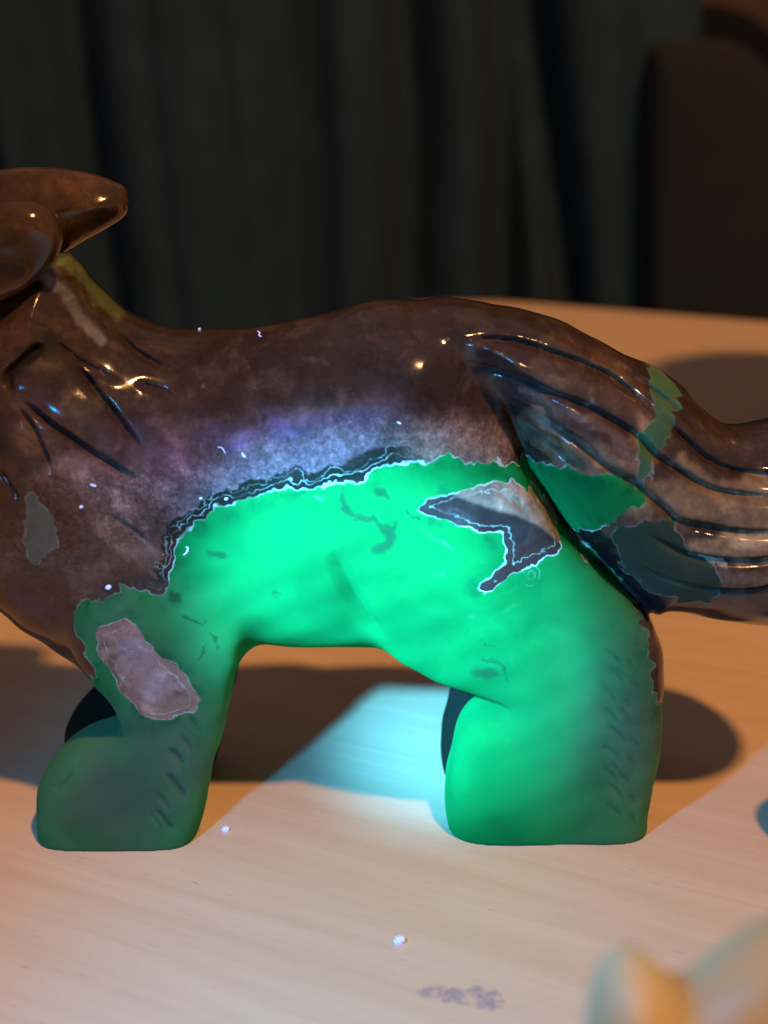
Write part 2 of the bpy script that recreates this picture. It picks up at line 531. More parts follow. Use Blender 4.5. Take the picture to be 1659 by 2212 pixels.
# carved grooves: (points, depth, width) in cm
GROOVES = [
    ([(716, 1180), (738, 1235), (768, 1296), (802, 1346), (826, 1374), (836, 1384)], .055, .22),
    ([(1092, 862), (1104, 905), (1122, 958), (1142, 1016), (1166, 1058), (1190, 1092), (1216, 1146), (1252, 1176), (1300, 1222), (1350, 1270), (1396, 1306)], .17, .13),
    ([(975, 722), (1051, 733), (1124, 744), (1198, 766), (1271, 792), (1322, 817), (1363, 850), (1410, 887), (1440, 912)], .10, .085),
    ([(1003, 782), (1051, 792), (1124, 817), (1198, 850), (1271, 883), (1326, 913), (1381, 949), (1421, 990), (1473, 1023), (1520, 1052), (1583, 1070), (1659, 1078), (1760, 1080)], .13, .10),
    ([(1104, 864), (1161, 894), (1216, 931), (1256, 960), (1308, 1004), (1350, 1032), (1388, 1059), (1436, 1100), (1473, 1129), (1564, 1147), (1659, 1155), (1760, 1150)], .12, .10),
    ([(1120, 900), (1143, 922), (1198, 957), (1234, 990), (1271, 1015)], .12, .12),
    ([(1200, 700), (1290, 748), (1380, 792), (1440, 830), (1473, 858), (1520, 903), (1557, 950)], .08, .075),
    ([(1040, 668), (1110, 680), (1190, 712), (1280, 760), (1360, 806), (1420, 850), (1458, 880), (1498, 924), (1542, 960)], .07, .07),
    ([(1430, 895), (1451, 920), (1491, 960), (1528, 993), (1583, 1019), (1659, 1030), (1760, 1030)], .10, .085),
    ([(1400, 1150), (1465, 1188), (1509, 1206), (1583, 1213), (1659, 1210), (1760, 1195)], .12, .09),
    ([(1480, 1262), (1561, 1276), (1619, 1276), (1659, 1268), (1740, 1240)], .08, .07),
    ([(1370, 1213), (1454, 1250), (1540, 1268)], .05, .07),
    ([(118, 570), (160, 612), (193, 652), (230, 699), (260, 732), (300, 769), (350, 795), (393, 809)], .07, .075),
    ([(107, 729), (150, 765), (207, 799), (260, 825)], .05, .055),
    ([(296, 828), (335, 842), (375, 856)], .045, .07),
    ([(160, 784), (187, 821), (233, 878), (267, 924), (302, 973)], .10, .09),
    ([(40, 858), (100, 908), (157, 948), (213, 988), (263, 1021), (307, 1040)], .12, .085),
    ([(37, 874), (77, 934), (100, 988), (112, 1030)], .09, .075),
    ([(233, 1111), (277, 1138), (320, 1174)], .05, .06),
    ([(97, 739), (50, 779), (17, 815), (27, 852)], .10, .12),
    ([(0, 1010), (30, 1055), (44, 1080)], .05, .06),
    ([(367, 1617), (397, 1654)], .050, .10), ([(360, 1667), (400, 1727)], .050, .10), ([(337, 1750), (377, 1797)], .050, .10), ([(127, 1700), (160, 1665)], .03, .06),
    ([(1068, 1060), (1105, 1080), (1140, 1105)], .05, .07),
    ([(1285, 1470), (1340, 1500)], .022, .04), ([(1310, 1560), (1345, 1600)], .022, .04), ([(1320, 1640), (1350, 1690)], .022, .04), ([(1290, 1720), (1335, 1740)], .012, .04), ([(1290, 1330), (1330, 1350)], .012, .04),
    ([(1325, 1440), (1360, 1468)], .022, .04), ([(1335, 1525), (1362, 1552)], .022, .04),
]
for k in range(9):
    u0, v0 = 1322 + 9 * math.sin(k * 1.9), 1415 + 42 * k
    GROOVES.append(([(u0 - 14 - 4 * (k % 3), v0 - 16), (u0 + 4, v0), (u0 + 18, v0 + 20 + 4 * (k % 2))], .028, .055))
    GROOVES.append(([(u0 + 34, v0 + 8), (u0 + 48, v0 + 30)], .022, .05))
for k in range(6):
    u0, v0 = 428 - 15 * k * 1.1, 1560 + 42 * k
    GROOVES.append(([(u0 - 22, v0 - 14), (u0 - 6, v0 + 6), (u0 + 4, v0 + 26)], .030, .06))
for k in range(4):
    GROOVES.append(([(120 + 26 * k, 1690 - 18 * k), (138 + 26 * k, 1668 - 18 * k)], .018, .05))
GM = np.zeros(len(P2), np.float32)
for pts, dep, w in GROOVES:
    A = on_stone(spline(pts, 5))
    lo, hi = A.min(0) - 3 * w, A.max(0) + 3 * w
    m = (P2[:, 0] > lo[0]) & (P2[:, 0] < hi[0]) & (P2[:, 1] > lo[1]) & (P2[:, 1] < hi[1])
    d, t = seg_dist(P2[m], A, False)
    taper = np.clip(np.minimum(t / 0.18, (1 - t) / 0.22), 0.12, 1)
    w = w * 0.66
    prof = np.maximum(0, 1 - d / w) ** 1.2 + 0.14 * np.exp(-(d / (1.8 * w)) ** 2)
    GM[m] = np.maximum(GM[m], (0.85 if pts[0][0] > 900 and pts[0][1] < 1300 else 1.2) * dep * taper * prof)
GM = GM.reshape(NX, NZ)
# soft hollows and swellings of the carving
def swell(u, v, rx, rz, amt):
    c = on_stone([(u, v)])[0]
    return (-amt * np.exp(-((GX - c[0]) / rx) ** 2 - ((GZ - c[1]) / rz) ** 2)).astype(np.float32)
GM = GM + swell(860, 790, .55, .45, .07) + swell(920, 770, .4, .3, .03) + swell(540, 800, .7, .5, -.06) + swell(650, 1150, 1.0, .6, .07) + swell(280, 1400, .5, .8, .05) \
        + swell(1000, 1250, .8, .6, .06) + swell(1240, 1560, .6, .9, .05) + swell(765, 1285, .22, .5, -.09) + swell(180, 870, .5, .5, .05) + swell(70, 1050, .6, .7, .06) \
        + swell(1075, 1440, .3, .2, .03)

F = field(TORSO, UP['torso'])
F = smin(F, field(FLEG_N, UP['fn']), 0.28)
F = smin(F, field(FLEG_F, UP['ff']), 0.22)
F = smin(F, field(HLEG_N, UP['hn']), 0.20)
F = smin(F, field(HLEG_F, UP['hf']), 0.20)
FB = F
FT = field(TAIL, UP['tail'])
FH = field(HEAD, UP['head'])
# tail joins the back softly at its root and stays a sharp crease lower down
root = on_plane([(1000, 720)], -0.9)[0]
kk = (0.05 + 0.45 * np.exp(-(((GX - root[0]) ** 2 + (GZ - root[1]) ** 2) / 1.1 ** 2))).astype(np.float32)[:, None, :]
h = np.maximum(kk - np.abs(FB - FT), 0)
F = np.minimum(FB, FT) - h * h * 0.25 / kk
del h
F = smin(F, FH, 0.30)
for i in range(0, NY):
    wy = float(np.clip((-0.25 - gy[i]) / 0.45, 0, 1))
    if wy > 0:
        F[:, i, :] += GM * (wy * wy * (3 - 2 * wy))
wob = 0.016 * (np.sin(GX * 3.1 + 1.7 * np.sin(GZ * 2.3)) * np.sin(GZ * 3.7 + GX * 0.9) + 0.6 * np.sin(GX * 6.3 - GZ * 5.1 + 1.0) * np.sin(GZ * 7.9 + 0.5))
F += wob.astype(np.float32)[:, None, :]
# flat feet on the table
np.maximum(F, (0.0 - gz)[None, None, :].astype(np.float32), out=F)
V, Q = surface_nets(F, org, H)
# vertex normals from the field itself
def field_normals(F, V):
    g = ((V - org) / H)
    i = np.clip(g.astype(int), 1, np.array(F.shape) - 3)
    w = np.clip(g - i, 0, 1)
    out = np.zeros((len(V), 3))
    for dx in (0, 1):
        for dy in (0, 1):
            for dz in (0, 1):
                a, b, c = i[:, 0] + dx, i[:, 1] + dy, i[:, 2] + dz
                wt = (w[:, 0] if dx else 1 - w[:, 0]) * (w[:, 1] if dy else 1 - w[:, 1]) * (w[:, 2] if dz else 1 - w[:, 2])
                gr = np.stack([F[a + 1, b, c] - F[a - 1, b, c], F[a, b + 1, c] - F[a, b - 1, c], F[a, b, c + 1] - F[a, b, c - 1]], -1)
                out += wt[:, None] * gr
    return out / (np.linalg.norm(out, axis=1)[:, None] + 1e-9)
NRM = field_normals(F, V)
ctr = ((V[Q].mean(1) - org) / H).round().astype(int)
fb, ft, fh = (A[ctr[:, 0], ctr[:, 1], ctr[:, 2]] for A in (FB, FT, FH))
owner = np.argmin(np.stack([fb, ft, fh], -1), -1)
del F, FB, FT, FH

# ------------------------------------------------------------------ the stone's own zones, drawn once and carried through its thickness
GREEN = [(374, 1216), (384, 1192), (396, 1160), (420, 1126), (462, 1100), (505, 1077), (560, 1061), (620, 1047), (660, 1054), (690, 1048), (722, 1042), (770, 1036), (812, 1026), (832, 1004), (846, 992), (880, 996), (910, 1004), (938, 992),
         (962, 984), (988, 986), (1006, 1002), (1042, 1000), (1090, 994), (1132, 1000), (1165, 1011), (1200, 1003), (1240, 1014), (1282, 1024), (1342, 1030), (1384, 1060), (1390, 1080), (1380, 1095), (1342, 1105), (1312, 1130), (1272, 1142), (1248, 1146),
         (1254, 1190), (1290, 1218), (1322, 1246), (1352, 1282), (1382, 1325), (1396, 1385), (1402, 1450), (1440, 1560), (1440, 1900), (40, 1900), (40, 1560), (190, 1470), (215, 1442), (186, 1402), (174, 1368), (164, 1322), (188, 1292), (234, 1276), (290, 1266), (330, 1276), (356, 1286), (374, 1268), (366, 1230)]
HIP = [(900, 1102), (918, 1076), (958, 1062), (1010, 1054), (1060, 1040), (1106, 1035), (1150, 1060), (1190, 1100), (1210, 1142), (1210, 1180), (1192, 1200), (1160, 1212), (1124, 1224), (1084, 1252), (1048, 1274), (1034, 1266), (1056, 1244), (1090, 1218), (1092, 1190), (1085, 1152), (1044, 1146), (1002, 1136), (960, 1120), (925, 1112)]
HIP_TAN = [(960, 1058), (1010, 1050), (1060, 1036), (1106, 1030), (1155, 1056), (1195, 1098), (1216, 1142), (1206, 1166), (1160, 1130), (1110, 1112), (1060, 1096), (1010, 1080)]
ARM = [(211, 1362), (224, 1346), (256, 1336), (280, 1329), (300, 1356), (350, 1410), (400, 1460), (424, 1494), (430, 1512), (420, 1534), (370, 1556), (332, 1555), (310, 1540), (270, 1500), (240, 1440), (216, 1400)]
VEIN = [(1408, 790), (1442, 800), (1472, 868), (1452, 892), (1456, 920), (1440, 962), (1416, 986), (1410, 1030), (1392, 1062), (1362, 1036), (1376, 1002), (1386, 966), (1400, 930), (1409, 890), (1412, 846)]
TAILP = [(1325, 1152), (1345, 1132), (1400, 1121), (1460, 1126), (1476, 1162), (1482, 1188), (1520, 1214), (1562, 1238), (1556, 1282), (1530, 1302), (1440, 1292), (1390, 1266), (1354, 1236), (1330, 1192)]
CHEST = [(56, 1062), (72, 1058), (84, 1074), (104, 1090), (114, 1112), (124, 1146), (120, 1176), (96, 1202), (72, 1212), (62, 1180), (52, 1140), (50, 1096)]
DARKTRI = [(690, 1046), (720, 1020), (760, 985), (800, 966), (834, 960), (836, 1000), (812, 1024), (770, 1034)]
CREASE_SHADE = [(1246, 1148), (1290, 1130), (1330, 1110), (1345, 1128), (1325, 1152), (1332, 1192), (1356, 1236), (1392, 1266), (1440, 1294), (1420, 1340), (1400, 1345), (1380, 1318), (1350, 1276), (1318, 1240), (1284, 1212)]
MOSS = [([(742, 1072), (752, 1090), (775, 1110), (808, 1125), (836, 1140), (850, 1136), (856, 1128)], .045), ([(836, 1140), (842, 1165), (820, 1185)], .10), ([(880, 1098), (890, 1112), (905, 1118)], .03), ([(450, 1192), (490, 1196)], .05),
        ([(1040, 1418), (1075, 1422), (1092, 1446), (1098, 1470)], .025), ([(1036, 1452), (1062, 1448)], .10), ([(1036, 1386), (1066, 1392)], .012), ([(590, 1282), (606, 1284)], .03), ([(396, 1330), (440, 1350), (470, 1400)], .022), ([(425, 1425), (445, 1395)], .025),
        ([(810, 1060), (835, 1075)], .05), ([(372, 1278), (384, 1292)], .06)]
RINGS = [(1147, 1242, .10), (1147, 1242, .045)]

def zone(P, pts, sm=1):
    A = on_stone(spline(pts, sm, True) if sm > 1 else np.asarray(pts, float))
    return poly_sd(P, A)

PV = V[:, [0, 2]].astype(np.float64)
def lattice(P, scale, seed, octaves=4):
    out = np.zeros(len(P)); amp = 1.0; tot = 0.0
    rg = np.random.RandomState(seed)
    for _ in range(octaves):
        G = rg.rand(64, 64)
        q = P * scale + 100.0
        i = np.floor(q).astype(int); f = q - i; f = f * f * (3 - 2 * f)
        a, b, c, d = G[i[:, 0] % 64, i[:, 1] % 64], G[(i[:, 0] + 1) % 64, i[:, 1] % 64], G[i[:, 0] % 64, (i[:, 1] + 1) % 64], G[(i[:, 0] + 1) % 64, (i[:, 1] + 1) % 64]
        out += amp * ((a * (1 - f[:, 0]) + b * f[:, 0]) * (1 - f[:, 1]) + (c * (1 - f[:, 0]) + d * f[:, 0]) * f[:, 1] - 0.5)
        tot += amp; amp *= 0.6; scale *= 2.1
    return out / tot
WARP = np.column_stack([lattice(PV, 3.0, 3), lattice(PV, 3.0, 8)]) * 0.42
FINE = np.column_stack([lattice(PV, 9.0, 31, 3), lattice(PV, 9.0, 32, 3)])
PATCH = lattice(PV, 4.5, 21)
sg = zone(PV, GREEN)
shp, sht = zone(PV, HIP), zone(PV, HIP_TAN)
sarm, svein, stp, schest, sdt, scr = (zone(PV, z) for z in (ARM, VEIN, TAILP, CHEST, DARKTRI, CREASE_SHADE))
svein = np.minimum(svein, schest)
moss = np.zeros(len(PV))
for pts, w in MOSS:
    d, _ = seg_dist(PV + 0.16 * FINE, on_stone(spline(pts, 4)), False)
    moss = np.maximum(moss, np.exp(-(d / w) ** 2))
ring = np.full(len(PV), 9.0)
for u, v, r in RINGS:
    c = on_stone([(u, v)])[0]
    ring = np.minimum(ring, np.abs(np.hypot(PV[:, 0] - c[0], (PV[:, 1] - c[1]) * 0.8) - r))

crack = np.zeros(len(PV))
for pts, w, a in (([(522, 722), (524, 770), (532, 806), (548, 835), (560, 862), (568, 905), (566, 940)], .014, .55), ([(560, 718), (590, 705), (640, 700)], .010, .35), ([(640, 760), (690, 775), (720, 800)], .010, .3), ([(440, 1000), (436, 950), (428, 915)], .012, .5),
                  ([(390, 770), (420, 800), (440, 830)], .008, .4), ([(1282, 858), (1278, 872), (1270, 884)], .016, .9), ([(1300, 850), (1318, 880), (1330, 895)], .010, .0), ([(1010, 1068), (1016, 1050), (1012, 1040)], .010, .7), ([(600, 1080), (640, 1072), (700, 1078)], .010, .5), ([(905, 1130), (940, 1160), (975, 1180)], .010, .5),
                  ([(850, 1232), (890, 1222), (930, 1236), (960, 1232)], .010, .45), ([(1130, 1290), (1090, 1320), (1010, 1335)], .012, .3), ([(940, 810), (925, 835)], .008, .5), ([(640, 1250), (655, 1262)], .012, .5)):
    A = on_stone(spline(pts, 4))
    d, _ = seg_dist(PV + 0.12 * FINE, A, False)
    crack = np.maximum(crack, a * np.exp(-(d / w) ** 2))

def blob(u, v, rx, rz, rot=0):
    c = on_stone([(u, v)])[0]
    dx, dz = PV[:, 0] + WARP[:, 0] - c[0], PV[:, 1] + WARP[:, 1] - c[1]
    a = math.radians(rot)
    x = dx * math.cos(a) + dz * math.sin(a); z = -dx * math.sin(a) + dz * math.cos(a)
    return np.exp(-(x / rx) ** 2 - (z / rz) ** 2)

tint = np.tile(np.array([0.043, 0.026, 0.020]), (len(PV), 1))
def lay(w, col):
    global tint
    w = np.clip(w * (1 + 1.5 * PATCH), 0, 1) * (w < 0.999) + w * (w >= 0.999)
    tint = tint * (1 - w[:, None]) + np.array(col) * w[:, None]
def band(pts, w, warp=1.0):
    d, _ = seg_dist(PV + warp * WARP, on_stone(spline(pts, 4)), False)
    return np.exp(-(d / w) ** 4)
# tail and rump: tan streaks between the grooves
lay(0.75 * band([(1120, 930), (1250, 1000), (1330, 1010), (1390, 960)], .22), (0.215, 0.132, 0.075))
lay(0.8 * band([(1400, 1090), (1500, 1080), (1660, 1110), (1800, 1110)], .24), (0.255, 0.160, 0.085))
lay(0.8 * band([(1470, 990), (1540, 1035), (1660, 1055), (1800, 1060)], .10), (0.235, 0.146, 0.078))
lay(0.8 * band([(1500, 1185), (1580, 1190), (1700, 1190)], .12), (0.275, 0.176, 0.092))
lay(0.55 * band([(1200, 740), (1290, 785), (1380, 835)], .10), (0.120, 0.070, 0.040))
lay(0.5 * band([(1180, 800), (1280, 850), (1380, 905)], .12), (0.125, 0.074, 0.044))
lay(0.6 * band([(1560, 1250), (1660, 1245), (1760, 1220)], .10), (0.165, 0.108, 0.080))
lay(0.55 * blob(1180, 860, .5, .25, -25), (0.085, 0.052, 0.052))
lay(0.6 * blob(1560, 1125, .35, .10), (0.022, 0.017, 0.017))
lay(0.8 * band([(1106, 890), (1130, 950), (1180, 990)], .07), (0.022, 0.016, 0.016))
lay(0.7 * band([(1140, 890), (1200, 930), (1260, 975)], .06), (0.190, 0.120, 0.085))
lay(0.6 * band([(1130, 840), (1200, 880), (1290, 930), (1360, 990)], .07), (0.150, 0.095, 0.078))
lay(0.9 * band([(1448, 1206), (1490, 1220), (1528, 1222), (1560, 1232)], .035), (0.34, 0.31, 0.24))
# the pale band of chalcedony over the green, bluish in the middle and tan at its ends
lay(0.80 * band([(300, 1050), (430, 1040), (540, 1010), (640, 985), (740, 962), (840, 945)], .46), (0.125, 0.070, 0.070))
lay(0.7 * blob(390, 1050, .6, .22, -10), (0.150, 0.100, 0.105))
lay(0.85 * band([(420, 1035), (560, 1015), (680, 988), (800, 962)], .23), (0.135, 0.078, 0.098))
lay(0.85 * band([(930, 945), (1010, 950), (1090, 965)], .26), (0.215, 0.130, 0.098))
lay(0.55 * band([(880, 935), (940, 930)], .2), (0.090, 0.062, 0.064))
lay(0.8 * blob(620, 925, .34, .14), (0.125, 0.082, 0.165)); lay(0.8 * blob(500, 950, .36, .12), (0.120, 0.078, 0.155))
lay(0.7 * blob(360, 985, .45, .16, -25), (0.140, 0.080, 0.105)); lay(0.6 * blob(780, 905, .5, .12, 8), (0.085, 0.052, 0.095))
lay(0.7 * blob(570, 900, .06, .5), (0.040, 0.026, 0.025)); lay(0.5 * blob(540, 920, .12, .22), (0.040, 0.026, 0.025))
lay(0.45 * blob(560, 690, .9, .08), (0.065, 0.042, 0.032))
# chest: mottled pinkish browns
lay(0.8 * blob(190, 1000, .35, .14, 20), (0.230, 0.140, 0.145)); lay(0.7 * blob(250, 1080, .55, .3, -20), (0.170, 0.110, 0.100))
lay(0.75 * blob(270, 1160, .4, .25, -35), (0.200, 0.128, 0.100)); lay(0.55 * blob(180, 885, .28, .22), (0.120, 0.080, 0.052))
lay(0.65 * blob(50, 920, .12, .4, 20), (0.135, 0.088, 0.058)); lay(0.5 * blob(110, 960, .1, .45, 40), (0.125, 0.080, 0.054))
lay(0.55 * blob(70, 870, .2, .2), (0.090, 0.055, 0.095)); lay(0.55 * blob(30, 1180, .4, .4), (0.100, 0.065, 0.052)); lay(0.5 * blob(60, 1300, .3, .2, -40), (0.05, 0.032, 0.075))
lay(0.5 * blob(150, 1220, .5, .3, -30), (0.075, 0.050, 0.042))
lay(0.9 * band([(97, 739), (50, 779), (17, 815)], .13), (0.020, 0.021, 0.017))
# nape: yellow green translucent rind and a grey streak below it
lay(0.95 * band([(142, 556), (170, 580), (196, 612), (222, 645), (246, 668)], .12, .3), (0.105, 0.135, 0.052))
lay(0.9 * band([(96, 600), (140, 640), (185, 695), (218, 735)], .05, .2), (0.170, 0.170, 0.185))
lay(0.95 * band([(126, 580), (160, 614), (200, 658), (250, 710)], .03, .15), (0.050, 0.028, 0.018))
# island colours
lay((shp < .02) * 1.0, (0.030, 0.022, 0.022))
lay(np.clip(-sht / .04 + 0.4, 0, 0.99) * (shp < .03), (0.235, 0.145, 0.105))
lay((sarm < .02) * 1.0, (0.27, 0.155, 0.125))
lay((sarm < .02) * 0.8 * blob(345, 1470, .22, .15), (0.34, 0.25, 0.28)); lay((sarm < .02) * 0.7 * blob(300, 1400, .2, .2, -40), (0.28, 0.20, 0.24))
lay((sarm < .02) * 0.8 * blob(255, 1450, .12, .5, 30), (0.085, 0.062, 0.045)); lay((sarm < .02) * 0.8 * blob(410, 1515, .12, .1), (0.03, 0.024, 0.03)); lay((sarm < .02) * .7 * blob(290, 1530, .25, .1), (0.07, .052, .035))
lay(np.clip(-sdt / .03, 0, 1), (0.024, 0.017, 0.016))
lay(0.95 * np.clip(-scr / .03 + 0.3, 0, 1), (0.014, 0.012, 0.014))  # shade of the tail crease painted dark
# far half: brown matrix, darkened further to paint in the torch shade
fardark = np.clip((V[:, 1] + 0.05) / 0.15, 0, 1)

# torch falloff painted into the green: grey green outside the beam, full inside
beam_green = np.clip(1 - 1.0 * blob(230, 1740, 1.2, 1.1) - 0.7 * blob(240, 1340, .8, .6) - 0.75 * blob(380, 1580, .7, 1.0) - 0.95 * blob(1400, 1580, .95, 1.9), 0, 1)
green_all = np.minimum.reduce([sg, svein, stp])
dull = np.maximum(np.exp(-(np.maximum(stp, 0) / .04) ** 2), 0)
vein_w = np.exp(-(np.maximum(svein, 0) / .04) ** 2)
grey_w = np.exp(-(np.maximum(schest, 0) / .05) ** 2)

ig = np.clip(((PV[:, 0] - org[0]) / H).round().astype(int), 0, NX - 1); kg = np.clip(((PV[:, 1] - org[2]) / H).round().astype(int), 0, NZ - 1)
cut = np.clip((GM[ig, kg] - 0.012) / 0.03, 0, 1) * (V[:, 1] < -0.2)
satin = np.clip(band([(330, 1040), (430, 1030), (540, 1000), (640, 980), (740, 955), (840, 930), (930, 940)], .62), 0, 1)
crust = np.clip(band([(60, 1150), (180, 1080), (300, 1080), (430, 1040), (560, 1010), (680, 990), (800, 965), (930, 945), (1080, 970)], .42) + 0.7 * blob(200, 1180, 1.0, .7), 0, 1)
ATTR = dict(grey=grey_w, crust=crust, crack=crack, satin=satin, cut=cut, sg=green_all, si=np.minimum(shp, sarm), moss=moss, beam_green=beam_green, dull=dull, vein=vein_w, ring=ring, fardark=fardark,
            rim=np.clip(band([(372, 1225), (395, 1150), (460, 1090), (560, 1050), (680, 1040), (770, 1020), (835, 990)], .30) + 0.0, 0, 1),
            lines=np.clip(band([(372, 1225), (395, 1150), (460, 1090), (560, 1050), (680, 1040), (770, 1020), (840, 985), (930, 1000)], .3) + (np.abs(shp) < .5) + 0.35 * (np.abs(sarm) < .3) + .25, 0, 1))

def stone_material():
    n = NT('plume_agate')
    v = n.coord()
    sgv = n.attr('sg').outputs['Fac']; siv = n.attr('si').outputs['Fac']
    j1 = n.math('SUBTRACT', n.noise(v, 4.6, 2, 0.5), 0.5)
    j2 = n.math('SUBTRACT', n.noise(v, 11.0, 3, 0.55), 0.5)
    big = n.noise(v, 1.1, 4, 0.55)
    mid = n.noise(v, 5.0, 5, 0.65)
    finen = n.noise(v, 22.0, 3, 0.6)
    sgj = n.math('ADD', sgv, n.math('ADD', n.math('MULTIPLY', j1, 0.30), n.math('MULTIPLY', j2, 0.06)))
    sij = n.math('ADD', siv, n.math('ADD', n.math('MULTIPLY', j1, 0.17), n.math('MULTIPLY', j2, 0.07)))
    gin = n.step(sgj, -0.006, 0.006, 1.0, 0.0)
    iin = n.step(sij, -0.006, 0.006, 1.0, 0.0)
    green = n.math('MULTIPLY', gin, n.math('SUBTRACT', 1.0, iin))
    # matrix
    tin = n.attr('tint').outputs['Color']
    mot = n.step(mid, 0.25, 0.75, 0.74, 1.26)
    fl = n.step(n.noise(v, 34.0, 2, 0.5), 0.60, 0.72)
    mot = n.math('ADD', mot, n.math('MULTIPLY', fl, 0.22))
    mot = n.math('MULTIPLY', mot, n.step(finen, 0.2, 0.8, 0.88, 1.12))
    mot = n.math('MULTIPLY', mot, n.step(big, 0.3, 0.7, 0.85, 1.15))
    crust = n.attr('crust').outputs['Fac']
    cell = n.noise(v, 13.0, 6, 0.72)
    grit = n.math('MULTIPLY', n.step(cell, 0.34, 0.66, 0.68, 1.34), n.step(n.voro(v, 26.0), 0.1, 0.6, 1.2, 0.85))
    mot = n.math('MULTIPLY', mot, n.math('ADD', n.math('MULTIPLY', n.math('SUBTRACT', grit, 1.0), crust), 1.0))
    cloudy = n.step(n.noise(v, 2.4, 5, 0.62, 0.6), 0.50, 0.66, 0.86, 1.45)
    mot = n.math('MULTIPLY', mot, cloudy)
    vm = n.t.nodes.new('ShaderNodeVectorMath'); vm.operation = 'SCALE'
    n.put(vm.inputs[0], tin); n.put(vm.inputs['Scale'], mot)
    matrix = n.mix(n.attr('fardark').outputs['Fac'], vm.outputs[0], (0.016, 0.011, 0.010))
    rim = n.attr('rim').outputs['Fac']
    edge = n.math('ADD', 0.165, n.math('MULTIPLY', n.math('SUBTRACT', mid, 0.5), 0.22))
    rimw = n.math('MULTIPLY', rim, n.step(n.math('SUBTRACT', sgj, edge), -0.012, 0.012, 1.0, 0.0))
    matrix = n.mix(rimw, matrix, (0.013, 0.012, 0.010))
    # green agate
    beam_green = n.attr('beam_green').outputs['Fac']
    g = n.mix(beam_green, (0.070, 0.128, 0.080), (0.003, 0.192, 0.046))
    cloud = n.step(n.noise(v, 1.3, 4, 0.55), 0.34, 0.60, 0.0, 1.0)
    g = n.mix(n.math('MULTIPLY', n.math('SUBTRACT', 1.0, cloud), 0.20), g, (0.004, 0.12, 0.036))
    wisps = n.step(n.noise(v, 2.6, 5, 0.6, 1.2), 0.60, 0.72)
    g = n.mix(n.math('MULTIPLY', wisps, 0.18), g, (0.008, 0.30, 0.085))
    nearb = n.math('MAXIMUM', n.step(sgv, -0.30, -0.03), n.step(siv, 0.02, 0.30, 1.0, 0.0))
    smud = n.math('MULTIPLY', nearb, n.step(n.noise(v, 3.4, 5, 0.6, 0.5), 0.47, 0.66))
    g = n.mix(n.math('MULTIPLY', smud, 0.55), g, (0.004, 0.070, 0.030))
    strat = n.step(n.noise(v, 0.8, 3, 0.5, 0.8), 0.34, 0.68, 0.80, 1.08)
    vs = n.t.nodes.new('ShaderNodeVectorMath'); vs.operation = 'SCALE'
    n.put(vs.inputs[0], g); n.put(vs.inputs['Scale'], strat)
    g = vs.outputs[0]
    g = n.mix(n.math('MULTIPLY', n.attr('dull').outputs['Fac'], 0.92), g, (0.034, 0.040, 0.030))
    g = n.mix(n.math('MULTIPLY', n.attr('vein').outputs['Fac'], 0.85), g, n.mix(mid, (0.040, 0.060, 0.036), (0.085, 0.135, 0.075)))
    g = n.mix(n.math('MULTIPLY', n.attr('grey').outputs['Fac'], 0.9), g, n.mix(cell, (0.070, 0.066, 0.052), (0.150, 0.140, 0.115)))
    g = n.mix(n.math('MULTIPLY', n.step(n.math('ADD', n.attr('moss').outputs['Fac'], n.math('MULTIPLY', n.math('SUBTRACT', mid, 0.5), 1.3)), 0.25, 1.0), 0.7), g, (0.012, 0.05, 0.026))
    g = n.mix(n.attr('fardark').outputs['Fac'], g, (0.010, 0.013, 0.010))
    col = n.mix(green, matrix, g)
    # pale outlines of the plumes
    lw = n.attr('lines').outputs['Fac']
    l1 = n.step(n.math('ABSOLUTE', sgj), 0.004, 0.016, 1.0, 0.0)
    l2 = n.step(n.math('ABSOLUTE', sij), 0.003, 0.013, 1.0, 0.0)
    l2 = n.math('MULTIPLY', l2, gin)
    l3 = n.step(n.math('ABSOLUTE', n.math('SUBTRACT', n.math('ADD', sgv, n.math('ADD', n.math('MULTIPLY', j2, 0.12), n.math('MULTIPLY', j1, 0.26))), 0.072)), 0.002, 0.009, 1.0, 0.0)
    l3 = n.math('MULTIPLY', l3, rim)
    l4 = n.step(n.math('ABSOLUTE', n.math('ADD', n.math('ADD', siv, 0.085), n.math('MULTIPLY', j2, 0.15))), 0.003, 0.011, 0.9, 0.0)
    l4 = n.math('MULTIPLY', l4, n.step(siv, -0.14, -0.02, 1.0, 0.6))
    l4 = n.math('MULTIPLY', l4, n.step(n.noise(v, 0.9, 2, 0.5), 0.30, 0.42))
    ln = n.math('MAXIMUM', n.math('MULTIPLY', l1, lw), n.math('MULTIPLY', l2, lw))
    ln = n.math('MAXIMUM', ln, n.math('MULTIPLY', l3, 0.75))
    l5 = n.step(n.attr('ring').outputs['Fac'], 0.004, 0.012, 0.35, 0.0)
    ln = n.math('MAXIMUM', ln, l5)
    ln = n.math('MAXIMUM', ln, n.math('MULTIPLY', l4, 0.7))
    l6 = n.step(n.math('ABSOLUTE', n.math('SUBTRACT', n.math('ADD', sgv, n.math('ADD', n.math('MULTIPLY', mid, 0.25), n.math('MULTIPLY', j1, 0.30))), 0.25)), 0.002, 0.008, 0.45, 0.0)
    ln = n.math('MAXIMUM', ln, n.math('MULTIPLY', l6, rim))
    ln = n.math('MAXIMUM', ln, n.math('MULTIPLY', n.attr('crack').outputs['Fac'], n.step(n.noise(v, 6.0, 2, 0.5), 0.4, 0.65, 0.03, 0.38)))
    fadel = n.step(n.noise(v, 4.0, 2, 0.5), 0.36, 0.62, 0.12, 1.0)
    ln = n.math('MULTIPLY', ln, fadel, clamp=True)
    col = n.mix(n.math('MULTIPLY', ln, 0.9), col, (0.36, 0.45, 0.42))
    n.put(n.b.inputs['Base Color'], col)
